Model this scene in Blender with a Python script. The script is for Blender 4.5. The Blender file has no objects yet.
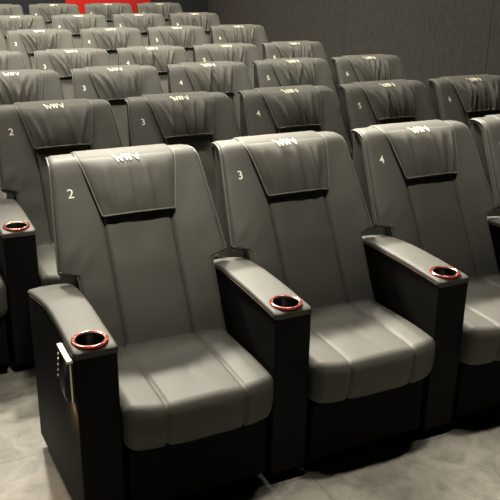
import bpy, bmesh, math, random
from mathutils import Vector, Matrix, noise

scene = bpy.context.scene
COL = scene.collection
PI = math.pi

# ------------------------------------------------------------------ layout
PITCH = 0.74            # seat to seat
ROW = 1.3107            # row to row
ROWZ = [0.0, -0.008, -0.003, -0.010, 0.053, 0.104, 0.158]   # gentle rake
FLOOR = -0.05           # floor below a seat's origin

# ------------------------------------------------------------------ materials
def mat(name, col, rough=0.5, metal=0.0, spec=0.5, bump=None, vary=None, emit=None, coat=0.0, sheen=0.0):
    m = bpy.data.materials.new(name); m.use_nodes = True
    nt = m.node_tree; b = nt.nodes['Principled BSDF']
    b.inputs['Base Color'].default_value = (*col, 1)
    b.inputs['Roughness'].default_value = rough
    b.inputs['Metallic'].default_value = metal
    b.inputs['Specular IOR Level'].default_value = spec
    b.inputs['Coat Weight'].default_value = coat
    b.inputs['Sheen Weight'].default_value = sheen
    if sheen: b.inputs['Sheen Roughness'].default_value = 0.4
    if emit:
        b.inputs['Emission Color'].default_value = (*emit[0], 1)
        b.inputs['Emission Strength'].default_value = emit[1]
    tc = nt.nodes.new('ShaderNodeTexCoord')
    if bump:
        last = None
        for scale, strength, dist, detail in bump:
            n = nt.nodes.new('ShaderNodeTexNoise'); n.inputs['Scale'].default_value = scale
            n.inputs['Detail'].default_value = detail
            nt.links.new(tc.outputs['Object'], n.inputs['Vector'])
            bp = nt.nodes.new('ShaderNodeBump'); bp.inputs['Strength'].default_value = strength
            bp.inputs['Distance'].default_value = dist
            nt.links.new(n.outputs['Fac'], bp.inputs['Height'])
            if last: nt.links.new(last.outputs['Normal'], bp.inputs['Normal'])
            last = bp
        nt.links.new(last.outputs['Normal'], b.inputs['Normal'])
    if vary:
        scale, c2 = vary
        n = nt.nodes.new('ShaderNodeTexNoise'); n.inputs['Scale'].default_value = scale
        n.inputs['Detail'].default_value = 6
        nt.links.new(tc.outputs['Object'], n.inputs['Vector'])
        r = nt.nodes.new('ShaderNodeValToRGB')
        r.color_ramp.elements[0].position = 0.35; r.color_ramp.elements[1].position = 0.68
        r.color_ramp.elements[0].color = (*col, 1); r.color_ramp.elements[1].color = (*c2, 1)
        nt.links.new(n.outputs['Fac'], r.inputs['Fac'])
        nt.links.new(r.outputs['Color'], b.inputs['Base Color'])
    return m

LEATHER = mat('black_leather', (0.075, 0.073, 0.064), rough=0.60, spec=0.32,
              bump=[(420, 0.16, 0.0006, 2), (9, 0.4, 0.006, 2), (34, 0.22, 0.003, 3)])
FLAP_LEATHER = mat('black_flap_leather', (0.078, 0.076, 0.067), rough=0.66, spec=0.28,
              bump=[(420, 0.14, 0.0006, 2), (14, 0.25, 0.005, 2)])
PIPING = mat('dark_piping', (0.10, 0.097, 0.085), rough=0.45)
HEM = mat('grey_hem_piping', (0.14, 0.136, 0.118), rough=0.55)
SHELL = mat('charcoal_shell', (0.034, 0.033, 0.030), rough=0.7, spec=0.25, bump=[(700, 0.3, 0.0008, 2)])
PANEL = mat('black_side_panel', (0.005, 0.0047, 0.0041), rough=0.62, spec=0.12, bump=[(500, 0.15, 0.0005, 2)])
BASE = mat('black_base', (0.005, 0.0048, 0.0043), rough=0.8, spec=0.12, bump=[(300, 0.2, 0.0005, 2)])
THREAD = mat('reddish_thread', (0.11, 0.045, 0.033), rough=0.7)
LOGO = mat('cream_print', (0.76, 0.71, 0.54), rough=0.6)
NUMBER = mat('pale_number_print', (0.85, 0.82, 0.70), rough=0.6)
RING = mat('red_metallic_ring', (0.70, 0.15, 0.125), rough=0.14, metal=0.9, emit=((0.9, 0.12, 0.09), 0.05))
CUP = mat('black_cup', (0.006, 0.005, 0.005), rough=0.35)
GLOSS = mat('gloss_black', (0.004, 0.004, 0.004), rough=0.25, spec=0.25)
CHROME = mat('chrome', (0.88, 0.83, 0.70), rough=0.3, metal=1.0)
LAMP = mat('warm_lamp_lens', (0.9, 0.6, 0.3), rough=0.4, emit=((1.0, 0.62, 0.28), 1.2))

# wall cloth: dark charcoal weave
def wall_material(name, c1, c2):
    m = mat(name, c1, rough=0.92, spec=0.12, bump=[(260, 0.5, 0.002, 3)], vary=None)
    nt = m.node_tree; b = nt.nodes['Principled BSDF']
    tc = nt.nodes.new('ShaderNodeTexCoord')
    mp = nt.nodes.new('ShaderNodeMapping'); mp.inputs['Scale'].default_value = (30, 30, 9)
    nt.links.new(tc.outputs['Object'], mp.inputs['Vector'])
    n = nt.nodes.new('ShaderNodeTexNoise'); n.inputs['Scale'].default_value = 1.6
    n.inputs['Detail'].default_value = 10; n.inputs['Roughness'].default_value = 0.72
    nt.links.new(mp.outputs['Vector'], n.inputs['Vector'])
    r = nt.nodes.new('ShaderNodeValToRGB')
    r.color_ramp.elements[0].position = 0.34; r.color_ramp.elements[1].position = 0.68
    r.color_ramp.elements[0].color = (*c1, 1); r.color_ramp.elements[1].color = (*c2, 1)
    nt.links.new(n.outputs['Fac'], r.inputs['Fac'])
    nt.links.new(r.outputs['Color'], b.inputs['Base Color'])
    return m
WALL = wall_material('charcoal_wall_cloth', (0.040, 0.039, 0.036), (0.066, 0.064, 0.058))
BACKWALL = wall_material('dark_back_wall_cloth', (0.026, 0.026, 0.031), (0.040, 0.040, 0.046))
RED = mat('red_panel_cloth', (0.62, 0.022, 0.018), rough=0.8, spec=0.2, bump=[(200, 0.3, 0.002, 2)])

def floor_material():
    m = mat('grey_stone_tile', (0.2, 0.19, 0.17), rough=0.55, spec=0.35)
    nt = m.node_tree; b = nt.nodes['Principled BSDF']
    tc = nt.nodes.new('ShaderNodeTexCoord')
    mp = nt.nodes.new('ShaderNodeMapping'); mp.inputs['Rotation'].default_value = (0, 0, 0)
    mp.inputs['Location'].default_value = (0.13, 0.22, 0)
    nt.links.new(tc.outputs['Object'], mp.inputs['Vector'])
    br = nt.nodes.new('ShaderNodeTexBrick'); br.inputs['Scale'].default_value = 1.0
    br.inputs['Brick Width'].default_value = 1.2; br.inputs['Row Height'].default_value = 0.6
    br.inputs['Mortar Size'].default_value = 0.0022; br.inputs['Mortar Smooth'].default_value = 0.3
    br.inputs['Color1'].default_value = (0.19, 0.182, 0.163, 1)
    br.inputs['Color2'].default_value = (0.24, 0.23, 0.206, 1)
    br.inputs['Mortar'].default_value = (0.125, 0.12, 0.108, 1)
    nt.links.new(mp.outputs['Vector'], br.inputs['Vector'])
    n = nt.nodes.new('ShaderNodeTexNoise'); n.inputs['Scale'].default_value = 6.5
    n.inputs['Detail'].default_value = 9; n.inputs['Roughness'].default_value = 0.68
    n.inputs['Distortion'].default_value = 0.9
    nt.links.new(tc.outputs['Object'], n.inputs['Vector'])
    r = nt.nodes.new('ShaderNodeValToRGB')
    r.color_ramp.elements[0].position = 0.30; r.color_ramp.elements[1].position = 0.72
    r.color_ramp.elements[0].color = (0.55, 0.55, 0.55, 1); r.color_ramp.elements[1].color = (1.35, 1.33, 1.28, 1)
    nt.links.new(n.outputs['Fac'], r.inputs['Fac'])
    mx = nt.nodes.new('ShaderNodeMix'); mx.data_type = 'RGBA'; mx.blend_type = 'MULTIPLY'
    mx.inputs['Factor'].default_value = 1.0
    nt.links.new(br.outputs['Color'], mx.inputs['A']); nt.links.new(r.outputs['Color'], mx.inputs['B'])
    nt.links.new(mx.outputs['Result'], b.inputs['Base Color'])
    bp = nt.nodes.new('ShaderNodeBump'); bp.inputs['Strength'].default_value = 0.25
    bp.inputs['Distance'].default_value = 0.004
    nt.links.new(n.outputs['Fac'], bp.inputs['Height']); nt.links.new(bp.outputs['Normal'], b.inputs['Normal'])
    return m
FLOORMAT = floor_material()
CEIL = mat('dark_ceiling', (0.03, 0.029, 0.027), rough=0.9)

# ------------------------------------------------------------------ helpers
def link(o, parent=None):
    COL.objects.link(o)
    if parent: o.parent = parent
    return o

def mesh_obj(name, verts, faces, material, parent=None, smooth=True, angle=None):
    me = bpy.data.meshes.new(name)
    me.from_pydata([tuple(v) for v in verts], [], faces)
    bm = bmesh.new(); bm.from_mesh(me)
    bmesh.ops.remove_doubles(bm, verts=bm.verts, dist=1e-6)
    bmesh.ops.recalc_face_normals(bm, faces=bm.faces)
    bm.to_mesh(me); bm.free()
    me.materials.append(material)
    if smooth:
        me.polygons.foreach_set('use_smooth', [True] * len(me.polygons))
        if angle: me.set_sharp_from_angle(angle=math.radians(angle))
    me.update()
    return link(bpy.data.objects.new(name, me), parent)

def thing(name, label, cat, group=None, loc=(0, 0, 0)):
    o = bpy.data.objects.new(name, None); o.empty_display_size = 0.1
    o.location = loc; o['label'] = label; o['category'] = cat
    if group: o['group'] = group
    return link(o)

def structure(o):
    o['kind'] = 'structure'; return o

def copy_tree(o, parent=None):
    c = o.copy(); link(c, parent)
    if parent: c.matrix_parent_inverse = o.matrix_parent_inverse.copy()
    for ch in list(KIDS.get(o.name, [])): copy_tree(ch, c)
    return c
KIDS = {}
def index_kids():
    KIDS.clear()
    for o in bpy.data.objects:
        if o.parent: KIDS.setdefault(o.parent.name, []).append(o)

def loft(sections, closed_ring=True, caps=True):
    """sections: list of equally long point loops -> verts, faces"""
    V, F = [], []
    n = len(sections[0])
    for s in sections: V += s
    for i in range(len(sections) - 1):
        for j in range(n if closed_ring else n - 1):
            k = (j + 1) % n
            F.append((i * n + j, i * n + k, (i + 1) * n + k, (i + 1) * n + j))
    if caps:
        F.append(tuple(range(n - 1, -1, -1)))
        b = (len(sections) - 1) * n
        F.append(tuple(range(b, b + n)))
    return V, F

def resample(pts, n, smooth=0):
    pts = [Vector(p) for p in pts]
    L = [0.0]
    for a, b in zip(pts, pts[1:]): L.append(L[-1] + (b - a).length)
    out = []; j = 0
    for i in range(n):
        s = L[-1] * i / (n - 1)
        while j < len(pts) - 2 and L[j + 1] < s: j += 1
        f = (s - L[j]) / max(1e-9, L[j + 1] - L[j])
        out.append(pts[j].lerp(pts[j + 1], f))
    for _ in range(smooth):
        out = [out[0]] + [(out[i - 1] + out[i] * 2 + out[i + 1]) / 4 for i in range(1, n - 1)] + [out[-1]]
    return out

def tube(points, r, name, material, parent, seg=8, closed=False):
    pts = [Vector(p) for p in points]; n = len(pts)
    secs = []
    up = None
    for i, p in enumerate(pts):
        a = pts[i - 1] if (i > 0 or closed) else pts[i]
        b = pts[(i + 1) % n] if (i < n - 1 or closed) else pts[i]
        d = (b - a).normalized()
        if up is None:
            up = d.orthogonal().normalized()
        up = (up - d * up.dot(d)).normalized()
        s = d.cross(up)
        secs.append([p + (up * math.cos(2 * PI * k / seg) + s * math.sin(2 * PI * k / seg)) * r for k in range(seg)])
    V, F = loft(secs, caps=not closed)
    if closed:
        b = (n - 1) * seg
        # find best alignment is unnecessary for these small tubes
        for j in range(seg):
            k = (j + 1) % seg
            F.append((b + j, b + k, k, j))
    return mesh_obj(name, V, F, material, parent)

def box_bm(bm, x0, x1, y0, y1, z0, z1, bevel=0.0, seg=2):
    g = bmesh.ops.create_cube(bm, size=1.0)
    bmesh.ops.scale(bm, vec=(x1 - x0, y1 - y0, z1 - z0), verts=g['verts'])
    bmesh.ops.translate(bm, vec=((x0 + x1) / 2, (y0 + y1) / 2, (z0 + z1) / 2), verts=g['verts'])
    if bevel:
        es = list({e for v in g['verts'] for e in v.link_edges})
        bmesh.ops.bevel(bm, geom=es, offset=bevel, segments=seg, affect='EDGES', profile=0.5)

def box(name, x0, x1, y0, y1, z0, z1, material, parent=None, bevel=0.006, seg=2):
    bm = bmesh.new(); box_bm(bm, x0, x1, y0, y1, z0, z1, bevel, seg)
    me = bpy.data.meshes.new(name); bm.to_mesh(me); bm.free()
    me.materials.append(material)
    me.polygons.foreach_set('use_smooth', [True] * len(me.polygons))
    me.set_sharp_from_angle(angle=math.radians(35))
    return link(bpy.data.objects.new(name, me), parent)

def loft_x(profile, x0, x1, r, nx=5, off=None, seg=5):
    """closed (y,z) profile swept along x, its two ends rounded by radius r; off(x,i) displaces along the profile normal"""
    P = [Vector((a, b)) for a, b in profile]; n = len(P)
    area = sum(P[i].x * P[(i + 1) % n].y - P[(i + 1) % n].x * P[i].y for i in range(n))
    N = []
    for i in range(n):
        d = (P[(i + 1) % n] - P[i - 1]).normalized()
        N.append(Vector((d.y, -d.x)) * (1 if area > 0 else -1))
    xs = []
    for k in range(seg + 1):
        a = PI / 2 * k / seg
        xs.append((x0 + r - r * math.cos(a), r - r * math.sin(a)))
    for k in range(1, nx):
        xs.append((x0 + r + (x1 - x0 - 2 * r) * k / nx, 0.0))
    for k in range(seg, -1, -1):
        a = PI / 2 * k / seg
        xs.append((x1 - r + r * math.cos(a), r - r * math.sin(a)))
    secs = []
    for x, ins in xs:
        secs.append([Vector((x, *(P[i] + N[i] * ((off(x, i) if off else 0.0) - ins)))) for i in range(n)])
    return loft(secs)

def smoothstep(a, b, x):
    t = max(0.0, min(1.0, (x - a) / (b - a))); return t * t * (3 - 2 * t)

def lathe(profile, name, material, parent, loc, seg=40, closed=False):
    secs = []
    for k in range(seg):
        a = 2 * PI * k / seg
        secs.append([Vector((loc[0] + r * math.cos(a), loc[1] + r * math.sin(a), loc[2] + z)) for r, z in profile])
    V, F = [], []
    m = len(profile)
    for s in secs: V += s
    for i in range(seg):
        for j in range(m if closed else m - 1):
            k = (j + 1) % m; i2 = (i + 1) % seg
            F.append((i * m + j, i * m + k, i2 * m + k, i2 * m + j))
    return mesh_obj(name, V, F, material, parent, angle=50)

# ------------------------------------------------------------------ backrest surface
BACK_PATH = resample([(-0.435, 0.40), (-0.385, 0.46), (-0.228, 0.742), (-0.030, 1.080), (-0.008, 1.110),
                      (0.025, 1.122), (0.07, 1.126), (0.105, 1.124), (0.128, 1.116)], 96, smooth=3)
NB = len(BACK_PATH)
def path_frame(path, i):
    d = (path[min(i + 1, len(path) - 1)] - path[max(i - 1, 0)]).normalized()
    return path[i], Vector((-d.y, d.x))
SEAM = 0.142
def back_half(i):
    y, z = BACK_PATH[i]
    if i > NB * 0.84: return 0.315 - 0.014 * smoothstep(0.84, 1.0, i / NB)
    up = 0.357 - (0.357 - 0.315) * smoothstep(0, 1, (z - 0.725) / 0.39) if False else 0.357 - 0.042 * max(0, min(1, (z - 0.725) / 0.39))
    k = smoothstep(0.718, 0.734, z)
    return 0.286 * (1 - k) + up * k
def back_h(x, i, hw):
    y, z = BACK_PATH[i]
    ax = abs(x)
    front = 1 - smoothstep(0.86, 0.93, i / NB)           # seams and padding only on the face
    h = 0.0
    g = math.exp(-((ax - SEAM) / 0.0055) ** 2)
    h -= 0.011 * g * front
    if ax < SEAM: h += 0.006 * (1 - (ax / SEAM) ** 4) * front
    else:
        q = (ax - SEAM) / 0.20
        h += 0.009 * max(0.0, 1 - (2 * q - 1) ** 2) ** 0.6 * front
    h += 0.004 * noise.noise(Vector((x * 9, y * 9, z * 9))) * front
    # soft gathers where the wing is pulled in above the arm
    h += 0.0016 * front * math.exp(-((z - 0.78) / 0.05) ** 2) * math.sin(ax * 60 + z * 50) * smoothstep(0.18, 0.26, ax)
    e = hw - ax; r = 0.022
    if e < r: h -= r - math.sqrt(max(0.0, r * r - (r - e) ** 2))
    return h
def back_point(x, i, lift=0.0):
    p, n = path_frame(BACK_PATH, i)
    h = back_h(x, i, back_half(i)) + lift
    q = p + n * h
    return Vector((x, q.x, q.y - 0.0))
def idx_for_z(path, z):
    best = 0
    for i in range(int(len(path) * 0.9)):
        if abs(path[i].y - z) < abs(path[best].y - z): best = i
    return best

def back_point_f(x, fi, lift=0.0):
    i = int(fi); f = fi - i
    return back_point(x, i, lift).lerp(back_point(x, min(i + 1, NB - 1), lift), f)

XIN = 0.235
def back_x(u, hw):
    a = abs(u)
    x = a / 0.72 * XIN if a <= 0.72 else XIN + (hw - XIN) * (a - 0.72) / 0.28
    return math.copysign(x, u)
US = sorted(set([round(-1 + 2 * k / 88, 5) for k in range(89)] + [s * v for s in (-1, 1) for v in (0.965, 0.975, 0.985, 0.992, 0.997)]))
def build_backrest(parent):
    secs = []
    for i in range(NB):
        hw = back_half(i); p, n = path_frame(BACK_PATH, i)
        T = 0.042 - 0.026 * smoothstep(0.86, 0.97, i / NB)      # thins out into the lip over the back
        loop = [back_point(back_x(u, hw), i) for u in US]
        for u in (0.985, 0.9, 0.5, 0, -0.5, -0.9, -0.985):
            q = p - n * T
            loop.append(Vector((back_x(u, hw), q.x, q.y)))
        secs.append(loop)
    V, F = loft(secs)
    return mesh_obj('backrest', V, F, LEATHER, parent, angle=70)

def build_piping(parent):
    pts = []
    i0 = idx_for_z(BACK_PATH, 0.729)
    def side(s):
        out = []
        for i in range(18, i0 - 3, 2):
            out.append(back_point(s * (back_half(i) - 0.004), i, -0.004))
        for x in (0.290, 0.303, 0.318, 0.335):
            pp = back_point(s * x, i0 + 1, -0.006); out.append(pp)
        for i in range(i0 + 1, NB):
            hw = back_half(i); p, n = path_frame(BACK_PATH, i); q = p - n * 0.008
            out.append(Vector((s * (hw + 0.001), q.x, q.y)))
        return out
    L = side(-1); R = side(1)
    pts = L + [Vector((L[-1].x * (1 - k / 8) + R[-1].x * k / 8, L[-1].y + 0.004, L[-1].z)) for k in range(1, 8)] + R[::-1]
    return tube(resample(pts, 260, 1), 0.0042, 'piping', PIPING, parent, seg=6)

# ------------------------------------------------------------------ headrest flap
FLAP_PATH = resample([(-0.150, 0.919), (-0.142, 0.934), (-0.078, 1.040), (-0.050, 1.084), (-0.022, 1.113), (0.012, 1.127), (0.05, 1.132), (0.085, 1.132),
                      (0.11, 1.129), (0.135, 1.116)], 58, smooth=8)
NF = len(FLAP_PATH)
def make_flap_fn(rough, seed):
    rnd = random.Random(seed)
    folds = []
    nfold = int(3 + rough * 8)
    for k in range(nfold):
        u = -0.85 + 1.7 * (k + rnd.uniform(0.1, 0.9)) / nfold
        folds.append((u, rnd.uniform(-0.35, 0.35), rnd.uniform(0.05, 0.10), (0.35 + rnd.random() * 0.65) * (0.004 + 0.022 * rough), rnd.uniform(0.0, 0.25)))
    ph = rnd.uniform(0, 50)
    def half(i):
        t = i / (NF - 1)
        return 0.155 + 0.053 * min(1, t / 0.62)
    def h(u, i):
        t = i / (NF - 1)                      # 0 hem, ~0.62 crest
        face = max(0.0, min(1.0, t / 0.62))
        v = 0.032 * math.sin(PI * min(1, (1 - face) * 0.85 + 0.03)) ** 0.8 * (1 - abs(u) ** 4) * (1 if face < 1 else 0)
        env = smoothstep(0.08, 0.42, 1 - face) * (0.55 + 0.45 * smoothstep(0.0, 0.3, face))
        for (c, sl, w, a, d) in folds:
            cc = c + sl * (face - 0.5) * (0.4 + rough)
            v += a * env * (math.exp(-((u - cc) / w) ** 2) - 0.55 * math.exp(-((u - cc - 1.7 * w) / w) ** 2))
        v += 0.0035 * noise.noise(Vector((u * 3 + ph, face * 3, 1.3))) * env
        e = 1 - abs(u)
        if e < 0.06: v -= 0.010 * (1 - e / 0.06) ** 2
        return v
    def point(u, i, lift=0.0):
        p, n = path_frame(FLAP_PATH, i)
        q = p + n * (h(u, i) + 0.003 + lift)
        return Vector((half(i) * u + 0.004, q.x, q.y))
    return point, half

UF = sorted(set([round(-1 + 2 * k / 70, 5) for k in range(71)] + [s * v for s in (-1, 1) for v in (0.98, 0.99)]))
def stroke_poly(a, b, w):
    a = Vector(a); b = Vector(b)
    return [a + Vector((-w / 2, 0)), a + Vector((w / 2, 0)), b + Vector((w / 2, 0)), b + Vector((-w / 2, 0))]
LOGO_STROKES = [((0.02, 1), (0.12, 0.0)), ((0.04, 1), (0.27, 0.05)), ((0.27, 0.02), (0.37, 1)), ((0.37, 1), (0.46, 0.08)),
                ((0.46, 0.08), (0.52, 1)), ((0.52, 1), (0.60, 0.08)), ((0.60, 0.08), (0.66, 1)), ((0.66, 1), (0.88, 0.08)), ((0.88, 0.05), (0.97, 1))]

def build_flap(parent, rough, seed, tilt=0.0):
    point, half = make_flap_fn(rough, seed)
    secs = []
    for i in range(NF):
        p, n = path_frame(FLAP_PATH, i)
        loop = [point(u, i) for u in UF]
        t = i / (NF - 1)
        for u in (0.99, 0.6, 0, -0.6, -0.99):
            q = p - n * (0.010 if t < 0.5 else 0.008)
            loop.append(Vector((half(i) * u + 0.004, q.x, q.y)))
        secs.append(loop)
    V, F = loft(secs)
    fl = mesh_obj('headrest_flap', V, F, FLAP_LEATHER, parent, angle=70); fl.location.x = 0.006
    # hem piping round the free edges
    pts = [point(-0.985, i, 0.0) for i in range(int(NF * 0.8), 0, -1)] + [point(u, 0, 0.0) for u in UF[1:-1]] + [point(0.985, i, 0.0) for i in range(1, int(NF * 0.8))]
    tube(resample(pts, 120, 2), 0.0040, 'hem_piping', HEM, fl, seg=6)
    # printed emblem just below the crest
    V, F = [], []
    ic, dz, wid, hgt = NF * 0.585, NF * 0.128, 0.110, 1.0
    for a, b in LOGO_STROKES:
        pa, pb = Vector(a), Vector(b); m = 5; b0 = len(V)
        for k in range(m + 1):
            c = pa.lerp(pb, k / m)
            for s in (-1, 1):
                x = (c.x - 0.5 + s * 0.029) * wid - 0.009
                fi = ic + (c.y - 0.5) * dz
                i = int(fi); f = fi - i
                u0, u1 = x / half(i), x / half(i + 1)
                V.append(point(u0, i, 0.0036).lerp(point(u1, i + 1, 0.0036), f))
        for k in range(m):
            F.append((b0 + 2 * k, b0 + 2 * k + 1, b0 + 2 * k + 3, b0 + 2 * k + 2))
    lg = mesh_obj('emblem', V, F, LOGO, fl, smooth=False)
    lg['label'] = 'cream zigzag letter emblem printed on the headrest flap'
    return fl

# ------------------------------------------------------------------ digits printed on the wing
def glyph(ch):
    cu = bpy.data.curves.new('digit', 'FONT'); cu.body = ch; cu.size = 1.0; cu.align_x = 'CENTER'
    cu.resolution_u = 4; cu.offset = 0.006
    o = bpy.data.objects.new('digit', cu); COL.objects.link(o)
    dg = bpy.context.evaluated_depsgraph_get(); dg.update()
    me = bpy.data.meshes.new_from_object(o.evaluated_get(dg))
    V = [v.co.copy() for v in me.vertices]; F = [tuple(p.vertices) for p in me.polygons]
    bpy.data.objects.remove(o); bpy.data.curves.remove(cu); bpy.data.meshes.remove(me)
    return V, F
DIG = {}
def digit_mesh(ch):
    if ch in DIG: return DIG[ch]
    V, F = glyph(ch)
    x0 = min(v.x for v in V); x1 = max(v.x for v in V); y1 = max(v.y for v in V); y0 = min(v.y for v in V)
    H = 0.038
    ic = 0
    seg = (BACK_PATH[20] - BACK_PATH[19]).length
    base = idx_for_z(BACK_PATH, 1.006)
    out = []
    for v in V:
        sy = (v.y - (y0 + y1) / 2) / (y1 - y0) * H
        sx = (v.x - (x0 + x1) / 2) / (y1 - y0) * H
        out.append(back_point_f(-0.256 + sx, base + sy / seg, 0.0014))
    me = bpy.data.meshes.new('seat_number'); me.from_pydata(out, [], F); me.materials.append(NUMBER); me.update()
    DIG[ch] = me
    return me

# ------------------------------------------------------------------ the seat prototype (without flap and number)
def arc(cx, cy, r, a0, a1, n):
    return [(cx + r * math.cos(math.radians(a0 + (a1 - a0) * k / n)), cy + r * math.sin(math.radians(a0 + (a1 - a0) * k / n))) for k in range(n + 1)]

def build_seat():
    t = thing('cinema_seat', 'x', 'seat')
    b = build_backrest(t); b.location.x = 0.006
    build_piping(b)
    # charcoal back shell, set in behind the padded cover
    prof = [(-0.385, 0.36), (-0.20, 0.70), (0.005, 1.075), (0.022, 1.098), (0.05, 1.112), (0.10, 1.110), (0.122, 1.098), (0.13, 1.075), (0.115, 0.8), (0.06, 0.30), (0.05, 0.10), (-0.06, 0.10)]
    # widths follow the height: narrow between the arms, wider above them
    P = prof
    V, F = loft_x(P, -0.284, 0.284, 0.02, nx=2)
    mesh_obj('back_shell', V, F, SHELL, t, angle=40)
    # cushion
    top = [(-0.33, 0.452), (-0.40, 0.457), (-0.50, 0.460), (-0.58, 0.461), (-0.66, 0.462), (-0.76, 0.463), (-0.82, 0.462)]
    front = arc(-0.846, 0.423, 0.037, 84, 180, 9)
    rest = [(-0.882, 0.37), (-0.874, 0.32), (-0.858, 0.292), (-0.82, 0.278), (-0.60, 0.27), (-0.33, 0.27)]
    prof = top + front + rest
    nt_ = len(top) + len(front) + 2
    def off(x, i):
        if i >= nt_ + 1: return 0.0
        ax = abs(x); h = -0.008 * math.exp(-((ax - 0.147) / 0.006) ** 2)
        if ax < 0.147: h += 0.005 * (1 - (ax / 0.147) ** 4)
        else: h += 0.006 * max(0.0, 1 - (2 * (ax - 0.147) / 0.14 - 1) ** 2) ** 0.6
        y, z = prof[i]
        h += 0.005 * noise.noise(Vector((x * 7, y * 5, z * 5 + 4)))
        # soft creases running to the front
        h += 0.0030 * math.exp(-((x - 0.03 + 0.25 * (y + 0.6)) / 0.012) ** 2) * smoothstep(-0.83, -0.6, y)
        h -= 0.0045 * math.exp(-((x + 0.015 + 0.30 * (y + 0.6)) / 0.014) ** 2) * smoothstep(-0.80, -0.6, y)
        return h
    V, F = loft_x(prof, -0.286, 0.286, 0.035, nx=84, off=off, seg=7)
    V = [Vector((v.x, v.y + 0.036 * max(0.0, (abs(v.x) - 0.10) / 0.185) ** 2 * smoothstep(-0.62, -0.88, v.y), v.z)) for v in V]
    cu = mesh_obj('seat_cushion', V, F, LEATHER, t, angle=60)
    # reddish seam thread sunk in the two grooves
    P2 = [Vector(p) for p in prof[:nt_ + 1]]
    secs = []
    bm = bmesh.new()
    for s in (-1, 1):
        pts = []
        for i in range(len(P2)):
            d = (P2[min(i + 1, len(P2) - 1)] - P2[max(i - 1, 0)]).normalized(); n = Vector((d.y, -d.x))
            q = P2[i] + n * (off(s * 0.147, i) + 0.0006)
            pts.append(Vector((s * 0.147, q.x, q.y)))
        tmp = tube(resample(pts, 40), 0.0014, 'stitching', THREAD, cu, seg=5)
        tmp['label'] = 'reddish seam stitching'
    # base and folded footrest
    box('base', -0.272, 0.272, -0.735, -0.06, FLOOR, 0.268, BASE, t, 0.008)
    box('footrest', -0.270, 0.270, -0.806, -0.745, 0.012, 0.270, BASE, t, 0.012, 3)
    return t

# ------------------------------------------------------------------ armrest console
def build_arm(x0, x1, end=False):
    t = thing('armrest', 'x', 'armrest')
    xc = (x0 + x1) / 2 if not end else 0.0015
    cut_me = bpy.data.meshes.new('cut')
    bm = bmesh.new()
    bmesh.ops.create_cone(bm, cap_ends=True, segments=48, radius1=0.0515, radius2=0.0515, depth=0.30)
    bmesh.ops.translate(bm, vec=(xc, -0.7426, 0.72), verts=bm.verts)
    bm.to_mesh(cut_me); bm.free()
    cut = bpy.data.objects.new('cut', cut_me); COL.objects.link(cut)
    topline = [(-0.806, 0.662), (-0.70, 0.668), (-0.50, 0.674), (-0.36, 0.672), (-0.27, 0.664), (-0.21, 0.654), (-0.15, 0.638)]
    body = [(-0.806, 0.0)] + topline + [(-0.15, 0.0)]
    V, F = loft_x(body, x0 + 0.002, x1 - 0.002, 0.006, nx=2, seg=3)
    ob = mesh_obj('side_panel', V, F, PANEL, t, angle=40)
    upper = [(-0.800, 0.689), (-0.775, 0.6925), (-0.70, 0.695), (-0.60, 0.699), (-0.50, 0.701), (-0.42, 0.700), (-0.36, 0.697), (-0.30, 0.692), (-0.25, 0.684), (-0.20, 0.673), (-0.15, 0.657)]
    pad = [(-0.8075, 0.664), (-0.8085, 0.676), (-0.807, 0.684)] + upper + [(p[0], p[1] + 0.001) for p in topline[::-1][:-1]]
    def poff(x, i):
        if 3 <= i < 3 + len(upper):
            q = (x - x0) / (x1 - x0)
            y = pad[i][0]
            flat = smoothstep(-0.80, -0.62, y)
            return 0.006 * flat * (1 - (2 * q - 1) ** 2)
        return 0.0
    V, F = loft_x(pad, x0 - 0.001, x1 + 0.001, 0.010, nx=10, off=poff, seg=4)
    op = mesh_obj('arm_pad', V, F, LEATHER, t, angle=40)
    for o in (ob, op):
        md = o.modifiers.new('hole', 'BOOLEAN'); md.object = cut; md.operation = 'DIFFERENCE'; md.solver = 'EXACT'
    dg = bpy.context.evaluated_depsgraph_get(); dg.update()
    for o in (ob, op):
        me = bpy.data.meshes.new_from_object(o.evaluated_get(dg))
        o.modifiers.clear(); o.data = me; me.set_sharp_from_angle(angle=math.radians(40))
        me.name = o.name
    bpy.data.objects.remove(cut)
    flare = lambda x, y: x - (0.020 if end else -0.014) * (smoothstep(-0.48, -0.22, y) if x < 0 else 0.0)
    for o in (ob, op):
        for v in o.data.vertices: v.co.x = flare(v.co.x, v.co.y)
    # red stitch lines along both upper edges of the pad
    for x in (x0 - 0.0016, x1 + 0.0016):
        pts = [Vector((flare(x, y), y, z - 0.017)) for y, z in upper[:-1]]
        st = tube(resample(pts, 40, 1), 0.0013, 'stitching', THREAD, op, seg=5)
        st['label'] = 'reddish edge stitching'
    # cup holder
    zc = 0.694
    cup = lathe([(0.0, -0.115), (0.044, -0.115), (0.0495, -0.108), (0.0512, 0.0), (0.0535, 0.003), (0.0525, 0.004), (0.0500, 0.0), (0.0480, -0.106), (0.0, -0.108)], 'cup_well', CUP, t, (xc, -0.7426, zc))
    prof = [(0.0570 + 0.0050 * math.cos(2 * PI * k / 12), 0.0035 + 0.0042 * math.sin(2 * PI * k / 12)) for k in range(12)]
    rg = lathe(prof, 'cup_ring', RING, t, (xc, -0.7426, zc), seg=56, closed=True)
    rg['label'] = 'shiny red ring'
    lip = lathe([(0.0505 + 0.0022 * math.cos(2 * PI * k / 8), 0.003 + 0.003 * math.sin(2 * PI * k / 8)) for k in range(8)], 'inner_lip', CHROME, rg, (xc, -0.7426, zc), seg=48, closed=True)
    # recessed plinth
    box('plinth', x0 + 0.030, x1 - 0.030, -0.77, -0.18, FLOOR, 0.004, BASE, t, 0.003, 1)
    return t

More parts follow.
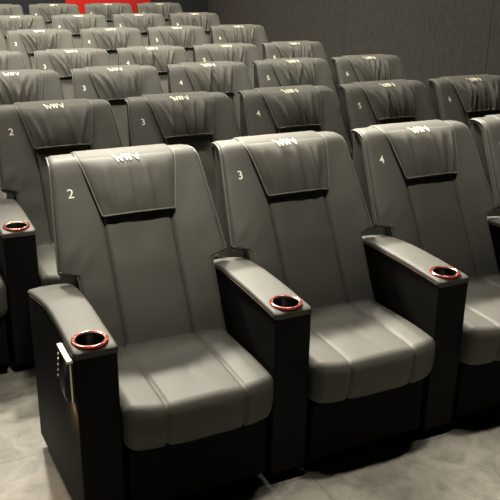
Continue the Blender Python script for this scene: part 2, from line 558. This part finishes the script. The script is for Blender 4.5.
def build_aisle_light(parent, xs):
    """small shell shaped step light on the outer side of the end console"""
    yb, yf, zt, zb = -0.655, -0.793, 0.652, 0.505
    # housing: wedge that stands out most at the top
    def ring(z, d, rear):
        return [Vector((xs + 0.002, rear, z)), Vector((xs - d * 0.75, rear, z)), Vector((xs - d, rear - 0.014, z)), Vector((xs - d, yf + 0.012, z)), Vector((xs - d * 0.7, yf, z)), Vector((xs + 0.002, yf, z))]
    secs = [ring(zb, 0.026, -0.735), ring(zb + 0.025, 0.031, -0.705), ring(zb + 0.07, 0.028, -0.672), ring(zt - 0.03, 0.021, -0.658), ring(zt, 0.018, yb)]
    V, F = loft(secs)
    h = mesh_obj('step_light', V, F, GLOSS, parent, angle=30)
    h['label'] = 'glossy black step light housing with bright metal rim'
    # bright top rim
    bm = bmesh.new(); box_bm(bm, xs - 0.022, xs + 0.001, yf - 0.003, yb + 0.002, zt - 0.002, zt + 0.008, 0.003, 2)
    me = bpy.data.meshes.new('top_rim'); bm.to_mesh(me); bm.free(); me.materials.append(CHROME)
    link(bpy.data.objects.new('top_rim', me), h)
    tube(resample([(xs - 0.010, yf - 0.001, zt), (xs - 0.010, yf - 0.001, zb + 0.08), (xs - 0.010, yf - 0.001, zb + 0.03), (xs - 0.010, yf - 0.001, zb)], 20, 1), 0.003, 'side_trim', CHROME, h, seg=6)
    # row of small bright studs on the rear edge
    bm = bmesh.new()
    for k in range(5):
        f = k / 4
        z = zt - 0.03 - f * 0.075
        m = Matrix.Translation((xs - 0.017 - f * 0.009, yb + 0.001 - f * 0.012, z))
        bmesh.ops.create_uvsphere(bm, u_segments=10, v_segments=6, radius=0.0045, matrix=m)
    me = bpy.data.meshes.new('studs'); bm.to_mesh(me); bm.free(); me.materials.append(CHROME)
    me.polygons.foreach_set('use_smooth', [True] * len(me.polygons))
    link(bpy.data.objects.new('studs', me), h)
    box('lamp_lens', xs - 0.022, xs - 0.004, yf + 0.012, -0.745, zb - 0.0008, zb + 0.002, LAMP, h, 0.001, 1)
    return h

# ------------------------------------------------------------------ place everything
ORD = ['front', 'second', 'third', 'fourth', 'fifth', 'sixth', 'last']
def origin(c, r): return Vector((c * PITCH, r * ROW, ROWZ[r]))

SEATS = {0: range(0, 4), 1: range(-1, 5), 2: range(0, 5), 3: range(0, 5), 4: range(0, 5), 5: range(1, 5), 6: range(1, 5)}
proto = build_seat()
arm_proto = build_arm(-0.0775, 0.0775)
end_arm = build_arm(-0.070, 0.079, end=True)
build_aisle_light(end_arm, -0.070)
index_kids()

def seat_label(c, r):
    if r == 0:
        return {0: 'black leather recliner seat numbered 2 at the aisle end of the front row',
                1: 'black leather recliner seat numbered 3 in the front row, between two red-ringed armrests',
                2: 'black leather recliner seat numbered 4 in the front row',
                3: 'front-row black leather seat cut off by the right photo edge'}[c]
    if (c, r) == (-1, 1): return 'second-row black seat with only its cushion corner showing at the left photo edge'
    if (c, r) in ((0, 2), (0, 3), (0, 4), (1, 5), (1, 6)):
        return 'black leather seat cut off by the left photo edge in the %s row' % ORD[r]
    if r == 6:
        return 'black leather seat %s of the last row, under the red wall' % {2: 'second from the left edge', 3: 'second from the right', 4: 'at the right end'}[c]
    if c == 4: return 'black leather recliner seat numbered 6 at the wall end of the %s row' % ORD[r]
    return 'black leather recliner seat numbered %d in the %s row from the front' % (c + 2, ORD[r])

first = True
for r, cols in SEATS.items():
    for c in cols:
        if first: s = proto; first = False
        else: s = copy_tree(proto)
        s.location = origin(c, r)
        s['label'] = seat_label(c, r); s['category'] = 'seat'; s['group'] = 'recliner seats in the %s row' % ORD[r]
        rough = {0: 0.18 + 0.12 * c, 1: 0.36 + 0.17 * max(0, c)}.get(r, 0.85)
        rough = min(1.0, rough)
        build_flap(s, rough, 100 * r + c + 17)
        back = next(ch for ch in s.children if ch.name.split('.')[0] == 'backrest')
        if True:
            n = bpy.data.objects.new('seat_number', digit_mesh(str(c + 2)))
            link(n, back)
            n['label'] = 'pale printed seat number %d' % (c + 2)

first = True
for r, cols in SEATS.items():
    cs = [c - 0.5 for c in cols] + [cols[-1] + 0.5]
    for k in cs:
        if r == 0 and k == -0.5:
            a = end_arm
            a['label'] = 'black end armrest of the front row with red-ringed cup holder and step light'
        else:
            if first: a = arm_proto; first = False
            else: a = copy_tree(arm_proto)
            if k == cols[-1] + 0.5: where = 'right of seat %d, ' % (cols[-1] + 2)
            elif k == cols[0] - 0.5: where = 'left of seat %d, ' % (cols[0] + 2)
            else: where = 'between seats %d and %d, ' % (int(k + 0.5) + 1, int(k + 0.5) + 2)
            a['label'] = 'black armrest with a red-ringed cup holder %s%s row' % (where, ORD[r])
        a['category'] = 'armrest'; a['group'] = 'armrests in the %s row' % ORD[r]
        a.location = Vector((k * PITCH, r * ROW, ROWZ[r]))

# ------------------------------------------------------------------ the room
XR, YB, XL, YF, ZT = 4.3, 9.25, -4.5, -4.6, 3.7
def sheet(name, quads, material):
    V, F = [], []
    for q in quads:
        b = len(V); V += [Vector(p) for p in q]; F.append(tuple(range(b, b + len(q))))
    return structure(mesh_obj(name, V, F, material, None, smooth=False))

# floor: a gently raked run following the rows
ys = [YF] + [r * ROW - 1.05 for r in range(7)] + [YB]
prof = [(YF, ROWZ[0] + FLOOR)]
for r in range(7):
    y0 = r * ROW - 0.95; y1 = r * ROW + 0.20
    prof += [(y0, ROWZ[r] + FLOOR), (y1, ROWZ[r] + FLOOR)]
prof.append((YB + 0.2, ROWZ[6] + FLOOR))
V = [Vector((x, y, z)) for y, z in prof for x in (XL - 0.2, XR + 0.2)]
F = [(2 * i, 2 * i + 1, 2 * i + 3, 2 * i + 2) for i in range(len(prof) - 1)]
nV = len(V)
V += [Vector((x, y, -0.3)) for y, z in prof for x in (XL - 0.2, XR + 0.2)]
F += [(nV + 2 * i, nV + 2 * i + 2, nV + 2 * i + 3, nV + 2 * i + 1) for i in range(len(prof) - 1)]
F += [(2 * i, 2 * i + 2, nV + 2 * i + 2, nV + 2 * i) for i in range(len(prof) - 1)]
F += [(2 * i + 1, nV + 2 * i + 1, nV + 2 * i + 3, 2 * i + 3) for i in range(len(prof) - 1)]
e = 2 * (len(prof) - 1)
F += [(0, nV, nV + 1, 1), (e, e + 1, nV + e + 1, nV + e)]
structure(mesh_obj('floor', V, F, FLOORMAT, None, smooth=False))

# right wall: fabric panels with narrow joints, one mesh
bm = bmesh.new()
box_bm(bm, XR + 0.03, XR + 0.2, YF, YB + 0.2, -0.3, ZT)
edges = [YF, -2.3, 0.2, 2.65, 5.1, 7.4, YB]
for a, b in zip(edges, edges[1:]):
    box_bm(bm, XR, XR + 0.05, a + 0.0012, b - 0.0012, -0.3, ZT, 0.006, 2)
me = bpy.data.meshes.new('wall_right'); bm.to_mesh(me); bm.free(); me.materials.append(WALL)
structure(link(bpy.data.objects.new('wall_right', me)))
o = box('wall_back', XL, XR + 0.1, YB, YB + 0.2, -0.3, ZT, BACKWALL, None, 0); structure(o)
o = box('wall_left', XL - 0.2, XL, YF, YB + 0.2, -0.3, ZT, WALL, None, 0); structure(o)
o = box('wall_front', XL - 0.2, XR + 0.2, YF - 0.2, YF, -0.3, ZT, BACKWALL, None, 0); structure(o)
o = box('ceiling', XL - 0.2, XR + 0.2, YF - 0.2, YB + 0.2, ZT, ZT + 0.2, CEIL, None, 0); structure(o)
p = box('wall_panel', 1.97, 3.31, YB - 0.04, YB + 0.002, 0.12, 2.4, RED, None, 0.006)
p['label'] = 'bright red panel on the dark back wall behind the last row'; p['category'] = 'wall panel'

# ------------------------------------------------------------------ lights
WARM = (1.0, 0.93, 0.78)
def spot(x, y, z, tx, ty, tz, power, size, ang=100, blend=0.6, col=WARM):
    l = bpy.data.lights.new('room_or_fill_spot', 'SPOT'); l.energy = power; l.color = col
    l.spot_size = math.radians(ang); l.spot_blend = blend; l.shadow_soft_size = size
    o = bpy.data.objects.new('room_or_fill_spot', l); link(o); o.location = (x, y, z)
    o.rotation_euler = (Vector((tx, ty, tz)) - o.location).to_track_quat('-Z', 'Y').to_euler()
def area(x, y, z, tx, ty, tz, power, sx, sy, col=WARM):
    l = bpy.data.lights.new('ceiling_area', 'AREA'); l.energy = power; l.color = col
    l.shape = 'RECTANGLE'; l.size = sx; l.size_y = sy
    o = bpy.data.objects.new('ceiling_area', l); link(o); o.location = (x, y, z)
    o.rotation_euler = (Vector((tx, ty, tz)) - o.location).to_track_quat('-Z', 'Y').to_euler()

for x, fx in ((-1.2, 1.0), (0.35, 1.0), (1.9, 0.9), (3.4, 0.6)):
    for y, pw in ((1.5, 72), (3.6, 130), (5.7, 145), (8.2, 110)):
        spot(x, y, 3.55, x, y, 0, pw * fx, 0.09, 130, 0.8)
# narrow fill spots added up front: one line for headrests, one for floor
for x, pw in ((0.0, 86), (0.74, 54), (1.48, 46), (2.22, 44)):
    spot(x - 0.1, -1.15, 3.55, x, -0.06, 1.02, pw * 2.0, 0.08, 27, 1.0)
for x, pw in ((-0.75, 100), (0.0, 140), (0.74, 180), (1.48, 190), (2.22, 190)):
    spot(x, -1.0, 3.55, x, -1.32, 0, pw, 0.10, 24, 0.7)
# extra spots added behind, tilted to brighten the front row's cushions
for x in (-0.15, 0.62, 1.3, 2.0):
    spot(x, 2.25, 3.55, x + 0.05, -0.66, 0.46, 420 if x < 0 else 380, 0.11, 36, 0.5)
# spot added to brighten the aisle floor
spot(-1.7, 0.3, 3.55, -1.6, 0.2, 0, 45, 0.09, 80, 0.8)
area(0.8, 3.6, 3.65, 0.8, 3.6, 0, 25, 6, 8)

w = bpy.data.worlds.new('World'); scene.world = w; w.use_nodes = True
w.node_tree.nodes['Background'].inputs['Color'].default_value = (1.0, 0.95, 0.82, 1)
w.node_tree.nodes['Background'].inputs['Strength'].default_value = 0.006
# warm step lamp under the aisle housing
l = bpy.data.lights.new('step_lamp', 'SPOT'); l.energy = 1.6; l.color = (1.0, 0.62, 0.30); l.spot_size = math.radians(120); l.spot_blend = 1; l.shadow_soft_size = 0.01
o = bpy.data.objects.new('step_lamp', l); link(o); o.location = (-0.37 - 0.070 - 0.022, -0.765, 0.498)
o.rotation_euler = (Vector((-0.37 - 0.06, -0.735, 0.0)) - o.location).to_track_quat('-Z', 'Y').to_euler()

# ------------------------------------------------------------------ camera
cam = bpy.data.cameras.new('camera'); cam.sensor_width = 36; cam.lens = 36 * 783.774 / 500
cam.clip_start = 0.05
co = bpy.data.objects.new('camera', cam); link(co)
yaw, pitch, roll = -0.457, 0.3554, 0.0157
f = Vector((-math.sin(yaw) * math.cos(pitch), math.cos(yaw) * math.cos(pitch), -math.sin(pitch)))
rt = Vector((math.cos(yaw), math.sin(yaw), 0)); up = rt.cross(f)
r2 = rt * math.cos(roll) + up * math.sin(roll); u2 = up * math.cos(roll) - rt * math.sin(roll)
M = Matrix((r2, u2, -f)).transposed().to_4x4(); M.translation = Vector((-0.9241, -3.0668, 1.8875))
co.matrix_world = M
scene.camera = co
scene.view_settings.view_transform = 'Standard'; scene.view_settings.look = 'None'
scene.view_settings.gamma = 1.0; scene.view_settings.exposure = 1.25
scene.view_settings.use_curve_mapping = False
